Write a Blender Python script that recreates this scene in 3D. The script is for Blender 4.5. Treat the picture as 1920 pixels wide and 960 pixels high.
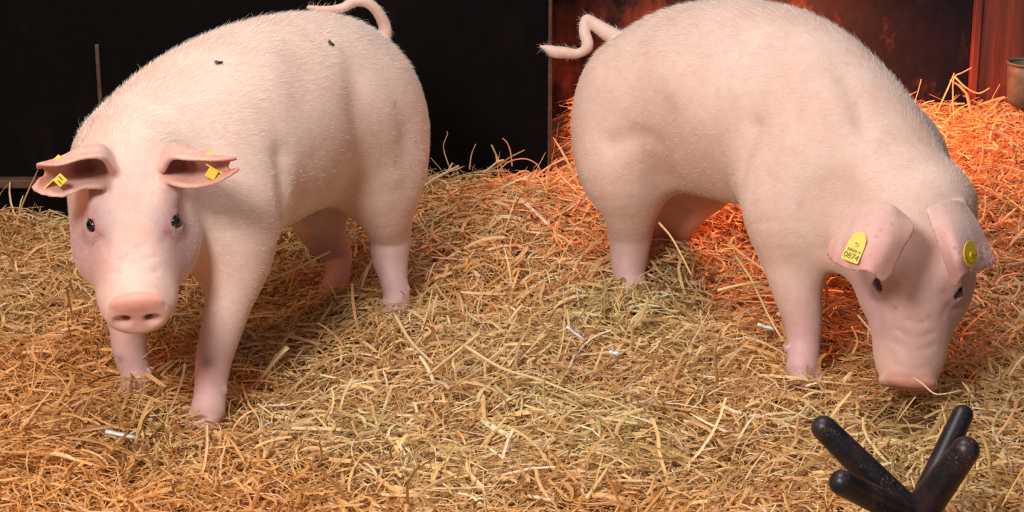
import bpy, math, random
import numpy as np
from mathutils import Vector, Matrix
from mathutils.bvhtree import BVHTree

for _o in list(bpy.data.objects):
    bpy.data.objects.remove(_o)
random.seed(7)
RNG = np.random.default_rng(11)
SC = bpy.context.scene
COL = SC.collection
VOX = 0.0035

# ------------------------------------------------------------------ camera, world, lights, exposure
CAM_H, PITCH, FPX = 1.25, math.radians(17.0), 3600.0
cam_data = bpy.data.cameras.new('camera')
cam_data.sensor_width = 36.0
cam_data.lens = 36.0 * FPX / 1920.0
cam = bpy.data.objects.new('camera', cam_data)
cam.location = (0, 0, CAM_H)
cam.rotation_euler = (math.radians(90) - PITCH, 0, 0)
COL.objects.link(cam)
SC.camera = cam

world = bpy.data.worlds.new('world')
world.use_nodes = True
world.node_tree.nodes['Background'].inputs[0].default_value = (0.95, 0.85, 0.86, 1)
world.node_tree.nodes['Background'].inputs[1].default_value = 0.25
SC.world = world


def lamp(name, kind, loc, target, energy, color, size=0.3, **kw):
    d = bpy.data.lights.new(name, kind)
    d.energy = energy
    d.color = color
    if kind == 'AREA':
        d.shape = 'DISK'
        d.size = size
    else:
        d.shadow_soft_size = size
    for k, v in kw.items():
        setattr(d, k, v)
    o = bpy.data.objects.new(name, d)
    o.location = loc
    v = Vector(target) - Vector(loc)
    o.rotation_euler = v.to_track_quat('-Z', 'Y').to_euler()
    COL.objects.link(o)
    return o


lamp('barn_light', 'AREA', (-1.05, 0.55, 2.15), (0.05, 3.4, 0.2), 90, (1.0, 0.95, 0.90), 0.7)
lamp('barn_light', 'AREA', (-0.3, 2.9, 3.2), (0.0, 3.4, 0.0), 52, (1.0, 0.95, 0.91), 1.4)
lamp('heat_lamp', 'SPOT', (0.68, 4.70, 0.64), (0.68, 4.68, 0), 100, (1.0, 0.15, 0.045), 0.06,
     spot_size=math.radians(144), spot_blend=0.6)
lamp('heat_lamp', 'SPOT', (-1.9, 2.6, 1.6), (-0.9, 3.1, 0), 38, (1.0, 0.33, 0.08), 0.08,
     spot_size=math.radians(100), spot_blend=0.8)
SC.view_settings.view_transform = 'Standard'
SC.view_settings.look = 'None'
SC.view_settings.gamma = 1
SC.view_settings.use_curve_mapping = False
SC.view_settings.exposure = 0.0

# ------------------------------------------------------------------ helpers
CA, SA = math.cos(PITCH), math.sin(PITCH)


def P(px, py, Y):
    """world point seen at a photo position, at world distance Y"""
    rx = px - 960.0
    ry = FPX * CA + (480 - py) * SA
    rz = -FPX * SA + (480 - py) * CA
    t = Y / ry
    return np.array((rx * t, Y, CAM_H + rz * t))


def ray(px, py):
    v = Vector((px - 960.0, FPX * CA + (480 - py) * SA, -FPX * SA + (480 - py) * CA))
    return Vector((0, 0, CAM_H)), v.normalized()


def unit(v):
    v = np.asarray(v, float)
    return v / np.linalg.norm(v)


def catmull(pts, n):
    """catmull-rom through rows of an (m, k) array -> (n, k)"""
    pts = np.asarray(pts, float)
    m = len(pts)
    ext = np.vstack([2 * pts[0] - pts[1], pts, 2 * pts[-1] - pts[-2]])
    t = np.linspace(0, m - 1, n)
    i = np.minimum(t.astype(int), m - 2)
    f = (t - i)[:, None]
    p0, p1, p2, p3 = ext[i], ext[i + 1], ext[i + 2], ext[i + 3]
    return 0.5 * ((2 * p1) + (-p0 + p2) * f + (2 * p0 - 5 * p1 + 4 * p2 - p3) * f ** 2
                  + (-p0 + 3 * p1 - 3 * p2 + p3) * f ** 3)


def link(name, me, mat=None, parent=None, smooth=True):
    o = bpy.data.objects.new(name, me)
    COL.objects.link(o)
    if mat is not None:
        me.materials.append(mat)
    if parent is not None:
        o.parent = parent
    if smooth and len(me.polygons):
        me.polygons.foreach_set('use_smooth', np.ones(len(me.polygons), bool))
    return o


def mesh_np(name, verts, faces):
    """verts (n,3), faces list of index arrays of equal or mixed size"""
    me = bpy.data.meshes.new(name)
    if isinstance(faces, np.ndarray):
        nf, k = faces.shape
        me.vertices.add(len(verts))
        me.vertices.foreach_set('co', np.asarray(verts, np.float32).ravel())
        me.loops.add(nf * k)
        me.loops.foreach_set('vertex_index', faces.astype(np.int32).ravel())
        me.polygons.add(nf)
        me.polygons.foreach_set('loop_start', np.arange(0, nf * k, k, dtype=np.int32))
        me.update(calc_edges=True)
        me.validate()
    else:
        me.from_pydata([tuple(v) for v in verts], [], [tuple(f) for f in faces])
        me.update()
    return me


def tag(o, label=None, cat=None, group=None, kind=None):
    if label: o['label'] = label
    if cat: o['category'] = cat
    if group: o['group'] = group
    if kind: o['kind'] = kind
    return o


def empty(name, loc=(0, 0, 0)):
    o = bpy.data.objects.new(name, None)
    o.location = loc
    o.empty_display_size = 0.05
    COL.objects.link(o)
    return o


def tube(pts, radii, seg=12, cap=True):
    """round-capped tube along points -> verts, faces"""
    pts = np.asarray(pts, float)
    radii = np.asarray(radii, float)
    n = len(pts)
    tan = np.gradient(pts, axis=0)
    tan /= np.linalg.norm(tan, axis=1)[:, None]
    ref = np.array((0.13, 0.2, 0.97)) if abs(tan[0][2]) < 0.9 else np.array((1.0, 0.1, 0))
    a = unit(np.cross(tan[0], ref))
    V, F = [], []
    for i in range(n):
        a = unit(a - tan[i] * np.dot(a, tan[i]))
        b = np.cross(tan[i], a)
        for j in range(seg):
            t = 2 * math.pi * j / seg
            V.append(pts[i] + radii[i] * (math.cos(t) * a + math.sin(t) * b))
    for i in range(n - 1):
        for j in range(seg):
            k = (j + 1) % seg
            F.append((i * seg + j, i * seg + k, (i + 1) * seg + k, (i + 1) * seg + j))
    if cap:
        F.append(tuple(range(seg))[::-1])
        F.append(tuple((n - 1) * seg + j for j in range(seg)))
    return V, F


def box_bm(V, F, c, ax, half):
    """append an oriented box; ax = 3 unit axes"""
    o = len(V)
    for sx in (-1, 1):
        for sy in (-1, 1):
            for sz in (-1, 1):
                V.append(np.asarray(c) + ax[0] * sx * half[0] + ax[1] * sy * half[1] + ax[2] * sz * half[2])
    for f in ((0, 1, 3, 2), (4, 6, 7, 5), (0, 4, 5, 1), (2, 3, 7, 6), (0, 2, 6, 4), (1, 5, 7, 3)):
        F.append(tuple(o + i for i in f))


# ------------------------------------------------------------------ materials
class NT:
    def __init__(s, name):
        s.m = bpy.data.materials.new(name)
        s.m.use_nodes = True
        s.t = s.m.node_tree
        s.b = s.t.nodes['Principled BSDF']

    def n(s, typ, **kw):
        nd = s.t.nodes.new(typ)
        for k, v in kw.items():
            if k.startswith('i_'):
                nd.inputs[k[2:].replace('_', ' ')].default_value = v
            else:
                setattr(nd, k, v)
        return nd

    def l(s, a, b):
        s.t.links.new(a, b)

    def noise(s, scale, detail=4, rough=0.6, coord=None):
        nd = s.n('ShaderNodeTexNoise')
        nd.inputs['Scale'].default_value = scale
        nd.inputs['Detail'].default_value = detail
        nd.inputs['Roughness'].default_value = rough
        if coord is not None:
            s.l(coord, nd.inputs['Vector'])
        return nd

    def ramp(s, fac, stops):
        r = s.n('ShaderNodeValToRGB')
        e = r.color_ramp.elements
        while len(e) < len(stops):
            e.new(0.5)
        for i, (p, c) in enumerate(stops):
            e[i].position = p
            e[i].color = (*c, 1)
        s.l(fac, r.inputs[0])
        return r

    def mix(s, mode, fac, a, b):
        m = s.n('ShaderNodeMix', data_type='RGBA', blend_type=mode)
        for k, v in ((0, fac), (6, a), (7, b)):
            if isinstance(v, (int, float)):
                m.inputs[k].default_value = v
            elif isinstance(v, tuple):
                m.inputs[k].default_value = (*v, 1)
            else:
                s.l(v, m.inputs[k])
        return m.outputs[2]

    def bump(s, h, strength, dist):
        b = s.n('ShaderNodeBump')
        b.inputs['Strength'].default_value = strength
        b.inputs['Distance'].default_value = dist
        s.l(h, b.inputs['Height'])
        s.l(b.outputs[0], s.b.inputs['Normal'])


def plain(name, color, rough=0.5, metal=0.0, var=0.15, scale=40, bump=0.0, spec=0.5):
    m = NT(name)
    tc = m.n('ShaderNodeTexCoord')
    nz = m.noise(scale, 5, 0.6, tc.outputs['Object'])
    c = np.array(color)
    r = m.ramp(nz.outputs[0], [(0.3, tuple(c * (1 - var))), (0.7, tuple(np.minimum(c * (1 + var), 1)))])
    m.l(r.outputs[0], m.b.inputs['Base Color'])
    m.b.inputs['Roughness'].default_value = rough
    m.b.inputs['Metallic'].default_value = metal
    m.b.inputs['Specular IOR Level'].default_value = spec
    if bump:
        m.bump(nz.outputs[0], bump, 0.002)
    return m.m


def skin_material():
    m = NT('pig_skin')
    tc = m.n('ShaderNodeTexCoord')
    at = m.n('ShaderNodeAttribute', attribute_name='paint')
    n1 = m.noise(9, 3, 0.5, tc.outputs['Object'])
    r1 = m.ramp(n1.outputs[0], [(0.35, (0.90, 0.84, 0.81)), (0.65, (1.0, 1.0, 1.0))])
    n2 = m.noise(55, 5, 0.7, tc.outputs['Object'])
    r2 = m.ramp(n2.outputs[0], [(0.3, (0.93, 0.88, 0.86)), (0.6, (1.0, 1.0, 1.0))])
    c = m.mix('MULTIPLY', 1.0, at.outputs[0], r1.outputs[0])
    c = m.mix('MULTIPLY', 1.0, c, r2.outputs[0])
    m.l(c, m.b.inputs['Base Color'])
    m.b.inputs['Roughness'].default_value = 0.55
    m.b.inputs['Specular IOR Level'].default_value = 0.35
    m.b.inputs['Subsurface Weight'].default_value = 0.25
    m.b.inputs['Subsurface Radius'].default_value = (1.0, 0.35, 0.2)
    m.b.inputs['Subsurface Scale'].default_value = 0.012
    m.b.inputs['Sheen Weight'].default_value = 0.12
    n3 = m.noise(260, 3, 0.6, tc.outputs['Object'])
    m.bump(n3.outputs[0], 0.25, 0.0015)
    return m.m


def straw_material():
    m = NT('straw')
    tc = m.n('ShaderNodeTexCoord')
    at = m.n('ShaderNodeAttribute', attribute_name='paint')
    n2 = m.noise(180, 3, 0.7, tc.outputs['Object'])
    r2 = m.ramp(n2.outputs[0], [(0.3, (0.75, 0.68, 0.6)), (0.6, (1, 1, 1))])
    c = m.mix('MULTIPLY', 1.0, at.outputs[0], r2.outputs[0])
    m.l(c, m.b.inputs['Base Color'])
    m.b.inputs['Roughness'].default_value = 0.38
    m.b.inputs['Specular IOR Level'].default_value = 0.55
    tr = m.n('ShaderNodeBsdfTranslucent')
    m.l(c, tr.inputs[0])
    mx = m.n('ShaderNodeMixShader')
    mx.inputs[0].default_value = 0.18
    m.l(m.b.outputs[0], mx.inputs[1])
    m.l(tr.outputs[0], mx.inputs[2])
    out = [n for n in m.t.nodes if n.type == 'OUTPUT_MATERIAL'][0]
    m.l(mx.outputs[0], out.inputs[0])
    return m.m


def bed_material():
    m = NT('matted_straw')
    tc = m.n('ShaderNodeTexCoord')
    n1 = m.noise(60, 6, 0.8, tc.outputs['Object'])
    r1 = m.ramp(n1.outputs[0], [(0.3, (0.10, 0.05, 0.02)), (0.7, (0.42, 0.26, 0.10))])
    m.l(r1.outputs[0], m.b.inputs['Base Color'])
    m.b.inputs['Roughness'].default_value = 0.9
    m.bump(n1.outputs[0], 0.8, 0.01)
    return m.m


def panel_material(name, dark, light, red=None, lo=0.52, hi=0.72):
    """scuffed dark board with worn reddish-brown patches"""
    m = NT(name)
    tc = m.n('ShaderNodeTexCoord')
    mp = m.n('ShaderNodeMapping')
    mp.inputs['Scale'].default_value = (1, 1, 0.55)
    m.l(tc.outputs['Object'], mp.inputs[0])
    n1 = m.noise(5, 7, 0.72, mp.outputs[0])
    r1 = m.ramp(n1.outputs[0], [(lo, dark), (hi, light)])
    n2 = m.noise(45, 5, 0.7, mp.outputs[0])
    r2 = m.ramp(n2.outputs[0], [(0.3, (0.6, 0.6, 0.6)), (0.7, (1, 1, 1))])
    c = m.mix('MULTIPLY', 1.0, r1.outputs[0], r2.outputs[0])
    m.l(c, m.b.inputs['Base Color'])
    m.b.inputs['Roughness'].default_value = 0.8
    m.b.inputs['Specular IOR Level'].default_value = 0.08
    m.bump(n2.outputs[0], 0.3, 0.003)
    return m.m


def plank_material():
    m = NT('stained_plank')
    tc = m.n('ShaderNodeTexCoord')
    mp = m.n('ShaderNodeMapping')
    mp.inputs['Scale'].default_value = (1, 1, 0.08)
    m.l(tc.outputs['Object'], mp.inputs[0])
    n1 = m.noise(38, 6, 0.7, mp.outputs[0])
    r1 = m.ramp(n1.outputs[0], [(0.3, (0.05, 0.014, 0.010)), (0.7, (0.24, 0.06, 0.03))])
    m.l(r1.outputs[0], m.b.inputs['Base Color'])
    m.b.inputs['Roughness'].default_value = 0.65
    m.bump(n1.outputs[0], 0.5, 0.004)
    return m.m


def rubber_material():
    m = NT('dusty_rubber')
    tc = m.n('ShaderNodeTexCoord')
    n1 = m.noise(22, 5, 0.6, tc.outputs['Object'])
    r1 = m.ramp(n1.outputs[0], [(0.45, (0.010, 0.010, 0.013)), (0.75, (0.05, 0.022, 0.025))])
    n2 = m.noise(260, 4, 0.8, tc.outputs['Object'])
    r2 = m.ramp(n2.outputs[0], [(0.56, (0, 0, 0)), (0.66, (1, 1, 1))])
    n3 = m.noise(14, 3, 0.6, tc.outputs['Object'])
    r3 = m.ramp(n3.outputs[0], [(0.45, (0, 0, 0)), (0.65, (1, 1, 1))])
    fac = m.mix('MULTIPLY', 1.0, r2.outputs[0], r3.outputs[0])
    c = m.mix('MIX', fac, r1.outputs[0], (0.26, 0.16, 0.12))
    m.l(c, m.b.inputs['Base Color'])
    m.b.inputs['Roughness'].default_value = 0.36
    m.b.inputs['Specular IOR Level'].default_value = 0.4
    m.bump(n2.outputs[0], 0.25, 0.001)
    return m.m


M_SKIN = skin_material()
M_STRAW = straw_material()
M_BED = bed_material()
M_BLACK = panel_material('black_painted_board', (0.0035, 0.003, 0.003), (0.010, 0.006, 0.005))
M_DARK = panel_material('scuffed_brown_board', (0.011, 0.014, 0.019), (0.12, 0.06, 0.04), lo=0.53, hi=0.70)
M_PLANK = plank_material()
M_RUBBER = rubber_material()
M_HAIR = plain('bristle', (0.90, 0.79, 0.70), 0.5, var=0.05)
M_EYE = plain('eye_black', (0.006, 0.005, 0.006), 0.06, var=0.1, spec=0.8)
M_YEL = plain('yellow_tag_plastic', (0.74, 0.56, 0.035), 0.4, var=0.05, scale=90)
M_INK = plain('tag_ink', (0.16, 0.11, 0.005), 0.6, var=0.1)
M_FLY = plain('fly_black', (0.012, 0.010, 0.010), 0.35, var=0.2)
M_WING = plain('fly_wing', (0.10, 0.08, 0.07), 0.3, var=0.2)
M_METAL = plain('galvanised_metal', (0.10, 0.125, 0.085), 0.5, 0.0, var=0.3, scale=30, bump=0.2)
M_STEEL = plain('worn_strip', (0.09, 0.05, 0.035), 0.5, 0.3, var=0.5, scale=60)
M_FOIL = plain('silvery_straw', (0.85, 0.88, 0.86), 0.25, 0.2, var=0.12, scale=200)
M_RAIL = plain('rail_wood', (0.09, 0.045, 0.03), 0.7, var=0.4, scale=25, bump=0.4)

# ------------------------------------------------------------------ ground height
# straw heaped up around the pigs' feet: x, y, height
FEET = [(*P(388, 775, 3.02)[:2], .022), (*P(258, 735, 3.16)[:2], .030), (*P(742, 570, 3.56)[:2], .030),
        (*P(628, 525, 3.70)[:2], .024), (*P(1190, 560, 3.68)[:2], .030), (*P(1245, 500, 3.88)[:2], .030),
        (*P(1504, 690, 3.24)[:2], .022)]


def ground(x, y):
    x = np.asarray(x, float)
    y = np.asarray(y, float)
    s = np.clip((y - 3.55) / 0.85, 0, 1)
    s = s * s * (3 - 2 * s)
    side = np.clip((x + 1.15) / 1.0, 0, 1)
    side = side * side * (3 - 2 * side)
    h = s * (0.015 + 0.105 * side)
    b = np.clip((y - 4.35) / 0.5, 0, 1) * np.clip((x - 0.05) / 0.1, 0, 1)
    h = h + 0.045 * b
    h = h + 0.035 * np.exp(-((x - 0.07) / 0.28) ** 2 - ((y - 3.42) / 0.25) ** 2)
    for cx, cy, a in FEET:
        h = h + a * np.exp(-((x - cx) / .10) ** 2 - ((y - cy) / .10) ** 2)
    h = h + 0.008 * np.sin(7.3 * x + 1.1) * np.cos(6.1 * y + 0.4) + 0.006 * np.sin(14.1 * x - 9.2 * y + 2)
    h = h + 0.004 * np.sin(23 * x + 17 * y) * np.cos(19 * y - 11 * x)
    return h


# ------------------------------------------------------------------ the setting
def grid_mesh(name, x0, x1, y0, y1, step, fn):
    xs = np.arange(x0, x1 + step, step)
    ys = np.arange(y0, y1 + step, step)
    X, Y = np.meshgrid(xs, ys, indexing='ij')
    V = np.stack([X, Y, fn(X, Y)], -1).reshape(-1, 3)
    nx, ny = len(xs), len(ys)
    i, j = np.meshgrid(np.arange(nx - 1), np.arange(ny - 1), indexing='ij')
    a = (i * ny + j).ravel()
    return mesh_np(name, V, np.stack([a, a + ny, a + ny + 1, a + 1], 1))


PANEL_Y, WALL_Y = 4.42, 4.92


def solid(name, x0, x1, y0, y1, z0, z1, mat, parent=None, bevel=0.003):
    V, F = [], []
    box_bm(V, F, ((x0 + x1) / 2, (y0 + y1) / 2, (z0 + z1) / 2), np.eye(3),
           ((x1 - x0) / 2, (y1 - y0) / 2, (z1 - z0) / 2))
    o = link(name, mesh_np(name, V, F), mat, parent, smooth=False)
    if bevel:
        md = o.modifiers.new('bevel', 'BEVEL')
        md.width = bevel
        md.segments = 2
    return o


floor = link('floor', grid_mesh('floor', -2.6, 2.6, 1.9, 5.05, 0.03, lambda x, y: ground(x, y) - 0.034), M_BED)
tag(floor, kind='structure')
xe = P(1027, 150, PANEL_Y)[0]
tag(solid('wall_back', -2.6, xe, PANEL_Y, PANEL_Y + 0.03, -0.05, 1.7, M_BLACK), kind='structure')
xj = P(1822, 100, WALL_Y)[0]
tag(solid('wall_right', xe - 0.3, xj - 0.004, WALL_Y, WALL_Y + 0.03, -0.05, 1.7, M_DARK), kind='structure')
tag(solid('wall_left', -2.63, -2.6, 1.2, PANEL_Y + 0.03, -0.05, 1.7, M_BLACK), kind='structure')
tag(solid('wall_far_side', 2.6, 2.63, 1.2, WALL_Y + 0.03, -0.05, 1.7, M_DARK), kind='structure')
# edge trim of the black partition, and the joint strip at the right
tag(solid('trim_1', xe, xe + 0.010, PANEL_Y - 0.004, PANEL_Y + 0.034, -0.05, 1.7, M_STEEL), kind='structure')
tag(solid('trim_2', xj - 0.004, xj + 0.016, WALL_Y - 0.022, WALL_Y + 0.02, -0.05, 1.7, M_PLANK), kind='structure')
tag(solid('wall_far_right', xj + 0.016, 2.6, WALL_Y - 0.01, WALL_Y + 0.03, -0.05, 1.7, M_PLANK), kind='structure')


# ------------------------------------------------------------------ signed distance modelling
class Field:
    def __init__(s, lo, hi, h):
        s.lo = np.asarray(lo, float)
        s.h = h
        s.n = np.ceil((np.asarray(hi) - s.lo) / h).astype(int) + 1
        s.a = np.full(s.n, 0.5, np.float32)

    def reg(s, lo, hi, pad):
        i0 = np.clip(np.floor((np.asarray(lo) - pad - s.lo) / s.h).astype(int), 0, s.n)
        i1 = np.clip(np.ceil((np.asarray(hi) + pad - s.lo) / s.h).astype(int) + 1, 0, s.n)
        sl = tuple(slice(a, b) for a, b in zip(i0, i1))
        g = [np.float32(s.lo[k]) + np.float32(s.h) * np.arange(i0[k], i1[k], dtype=np.float32) for k in range(3)]
        return sl, (g[0][:, None, None], g[1][None, :, None], g[2][None, None, :])

    def put(s, sl, d, k, mode='u'):
        a = s.a[sl]
        if mode == 'u':
            if k > 0:
                w = np.maximum(k - np.abs(a - d), 0) / k
                s.a[sl] = np.minimum(a, d) - w * w * (k * 0.25)
            else:
                s.a[sl] = np.minimum(a, d)
        else:
            d = -d
            w = np.maximum(k - np.abs(a - d), 0) / k
            s.a[sl] = np.maximum(a, d) + w * w * (k * 0.25)

    @staticmethod
    def d_ell(g, c, r, R):
        X, Y, Z = g[0] - np.float32(c[0]), g[1] - np.float32(c[1]), g[2] - np.float32(c[2])
        R = np.asarray(R, np.float32)
        q0 = q1 = 0
        for k in range(3):       # R columns are the ellipsoid's axes
            u = X * R[0, k] + Y * R[1, k] + Z * R[2, k]
            q0 = q0 + (u / np.float32(r[k])) ** 2
            q1 = q1 + (u / np.float32(r[k] ** 2)) ** 2
        k0, k1 = np.sqrt(q0), np.sqrt(q1) + 1e-6
        return k0 * (k0 - 1) / k1

    def ell(s, c, r, R=np.eye(3), k=0.02, mode='u'):
        m = max(r)
        sl, g = s.reg(np.asarray(c) - m, np.asarray(c) + m, k + 2 * s.h)
        if min(s.a[sl].shape) == 0: return
        s.put(sl, s.d_ell(g, c, r, R), k, mode)

    def ellchain(s, C, RAD, FR, k):
        """dense hard union of ellipsoids, blended once"""
        C = np.asarray(C)
        m = np.max(RAD, axis=1)[:, None]
        lo, hi = (C - m).min(0), (C + m).max(0)
        sl, g = s.reg(lo, hi, k + 2 * s.h)
        base = [q.start for q in sl]
        tmp = np.full(s.a[sl].shape, 0.5, np.float32)
        for c, r, R in zip(C, RAD, FR):
            mm = max(r)
            sl2, g2 = s.reg(c - mm, c + mm, k + 2 * s.h)
            loc = tuple(slice(q.start - b, q.stop - b) for q, b in zip(sl2, base))
            tmp[loc] = np.minimum(tmp[loc], s.d_ell(g2, c, r, R))
        s.put(sl, tmp, k)

    def limb(s, pts, k, smooth=True):
        """pts (x,y,z,r): tapered limb"""
        pts = np.asarray(pts, float)
        if smooth and len(pts) > 2:
            pts = catmull(pts, (len(pts) - 1) * 5 + 1)
        r = pts[:, 3].max()
        sl, g = s.reg(pts[:, :3].min(0) - r, pts[:, :3].max(0) + r, k + 2 * s.h)
        if min(s.a[sl].shape) == 0: return
        d = None
        for a, b in zip(pts[:-1], pts[1:]):
            ab = (b - a)[:3].astype(np.float32)
            L2 = float(ab @ ab) + 1e-12
            X, Y, Z = g[0] - np.float32(a[0]), g[1] - np.float32(a[1]), g[2] - np.float32(a[2])
            t = np.clip((X * ab[0] + Y * ab[1] + Z * ab[2]) / np.float32(L2), 0, 1)
            q = np.sqrt((X - t * ab[0]) ** 2 + (Y - t * ab[1]) ** 2 + (Z - t * ab[2]) ** 2) \
                - (np.float32(a[3]) + t * np.float32(b[3] - a[3]))
            d = q if d is None else np.minimum(d, q)
        s.put(sl, d, k)

    def cloud(s, pts, rad, k):
        """union of many small balls (a curved sheet)"""
        pts = np.asarray(pts, np.float32)
        rad = np.asarray(rad, np.float32)
        pad = k + 2 * s.h + rad.max()
        sl, g = s.reg(pts.min(0), pts.max(0), pad)
        d = np.full(s.a[sl].shape, 0.5, np.float32)
        base = [q.start for q in sl]
        R = float(rad.max() + k + 2 * s.h)
        for p, r in zip(pts, rad):
            sl2, g2 = s.reg(p, p, R)
            loc = tuple(slice(q.start - b, q.stop - b) for q, b in zip(sl2, base))
            if min(d[loc].shape) == 0: continue
            q = np.sqrt((g2[0] - p[0]) ** 2 + (g2[1] - p[1]) ** 2 + (g2[2] - p[2]) ** 2) - r
            d[loc] = np.minimum(d[loc], q)
        s.put(sl, d, k)

    def groove(s, pts, width, depth):
        """carve (depth > 0) or raise a soft line along pts"""
        pts = catmull(np.asarray(pts, float), len(pts) * 6)
        sl, g = s.reg(pts.min(0), pts.max(0), width * 2.5)
        if min(s.a[sl].shape) == 0: return
        d2 = None
        for a, b in zip(pts[:-1], pts[1:]):
            ab = (b - a).astype(np.float32)
            L2 = float(ab @ ab) + 1e-12
            X, Y, Z = g[0] - np.float32(a[0]), g[1] - np.float32(a[1]), g[2] - np.float32(a[2])
            t = np.clip((X * ab[0] + Y * ab[1] + Z * ab[2]) / np.float32(L2), 0, 1)
            q = (X - t * ab[0]) ** 2 + (Y - t * ab[1]) ** 2 + (Z - t * ab[2]) ** 2
            d2 = q if d2 is None else np.minimum(d2, q)
        s.a[sl] += np.float32(depth) * np.exp(-d2 / np.float32(width * width))

    def mesh(s):
        a = s.a
        inside = a < 0
        nx, ny, nz = a.shape
        cnt = np.zeros((nx - 1, ny - 1, nz - 1), np.uint8)
        for dx in (0, 1):
            for dy in (0, 1):
                for dz in (0, 1):
                    cnt += inside[dx:nx - 1 + dx, dy:ny - 1 + dy, dz:nz - 1 + dz]
        act = (cnt > 0) & (cnt < 8)
        idx = np.argwhere(act)
        vid = np.full(act.shape, -1, np.int32)
        vid[act] = np.arange(len(idx))
        acc = np.zeros((len(idx), 3))
        num = np.zeros(len(idx))
        I = idx
        corners = [(x, y, z) for x in (0, 1) for y in (0, 1) for z in (0, 1)]
        for c in corners:
            for ax in range(3):
                if c[ax] == 1: continue
                e = list(c)
                e[ax] = 1
                va = a[I[:, 0] + c[0], I[:, 1] + c[1], I[:, 2] + c[2]]
                vb = a[I[:, 0] + e[0], I[:, 1] + e[1], I[:, 2] + e[2]]
                m = (va < 0) != (vb < 0)
                t = np.where(m, va / np.where(m, va - vb, 1), 0)
                p = np.zeros((len(idx), 3))
                for q in range(3): p[:, q] = c[q]
                p[:, ax] += t
                acc += p * m[:, None]
                num += m
        V = s.lo + (idx + acc / num[:, None]) * s.h
        F = []
        for ax in range(3):
            b1, b2 = (ax + 1) % 3, (ax + 2) % 3
            A = [slice(None)] * 3
            B = [slice(None)] * 3
            A[ax] = slice(0, -1)
            B[ax] = slice(1, None)
            ch = inside[tuple(A)] != inside[tuple(B)]
            e = np.argwhere(ch)
            ok = (e[:, b1] > 0) & (e[:, b2] > 0) & (e[:, b1] < a.shape[b1] - 1) & (e[:, b2] < a.shape[b2] - 1)
            e = e[ok]
            def cell(o1, o2):
                q = e.copy()
                q[:, b1] -= o1
                q[:, b2] -= o2
                return vid[q[:, 0], q[:, 1], q[:, 2]]
            quad = np.stack([cell(1, 1), cell(0, 1), cell(0, 0), cell(1, 0)], 1)
            flip = ~inside[e[:, 0], e[:, 1], e[:, 2]]
            quad[flip] = quad[flip][:, ::-1]
            F.append(quad)
        F = np.vstack(F)
        E = np.vstack([F[:, [0, 1]], F[:, [1, 2]], F[:, [2, 3]], F[:, [3, 0]]])
        for w in (0.5, -0.35, 0.5, 0.25):
            S = np.zeros_like(V)
            N = np.zeros(len(V))
            for q in range(3):
                S[:, q] = np.bincount(E[:, 0], V[E[:, 1], q], len(V)) + np.bincount(E[:, 1], V[E[:, 0], q], len(V))
            N = np.bincount(E[:, 0], minlength=len(V)) + np.bincount(E[:, 1], minlength=len(V))
            V = V + w * (S / np.maximum(N, 1)[:, None] - V)
        return V, F


def frame(fwd, up):
    f = unit(fwd)
    r = unit(np.cross(f, up))
    u = np.cross(r, f)
    return np.stack([r, f, u], 1)       # columns: lateral, forward, dorsal


def patch(rows, nu, nv):
    """smooth surface through a grid of points rows[i][j] -> (nu, nv, 3)"""
    R = np.asarray(rows, float)
    A = np.stack([catmull(R[:, j], nu) for j in range(R.shape[1])], 1)
    return np.stack([catmull(A[i], nv) for i in range(nu)], 0)


SKIN = np.array((0.75, 0.56, 0.48))
PINK = np.array((0.74, 0.40, 0.34))
MAUVE = np.array((0.44, 0.27, 0.30))
DARKP = np.array((0.28, 0.08, 0.06))
HOOF = np.array((0.40, 0.26, 0.20))


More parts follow.
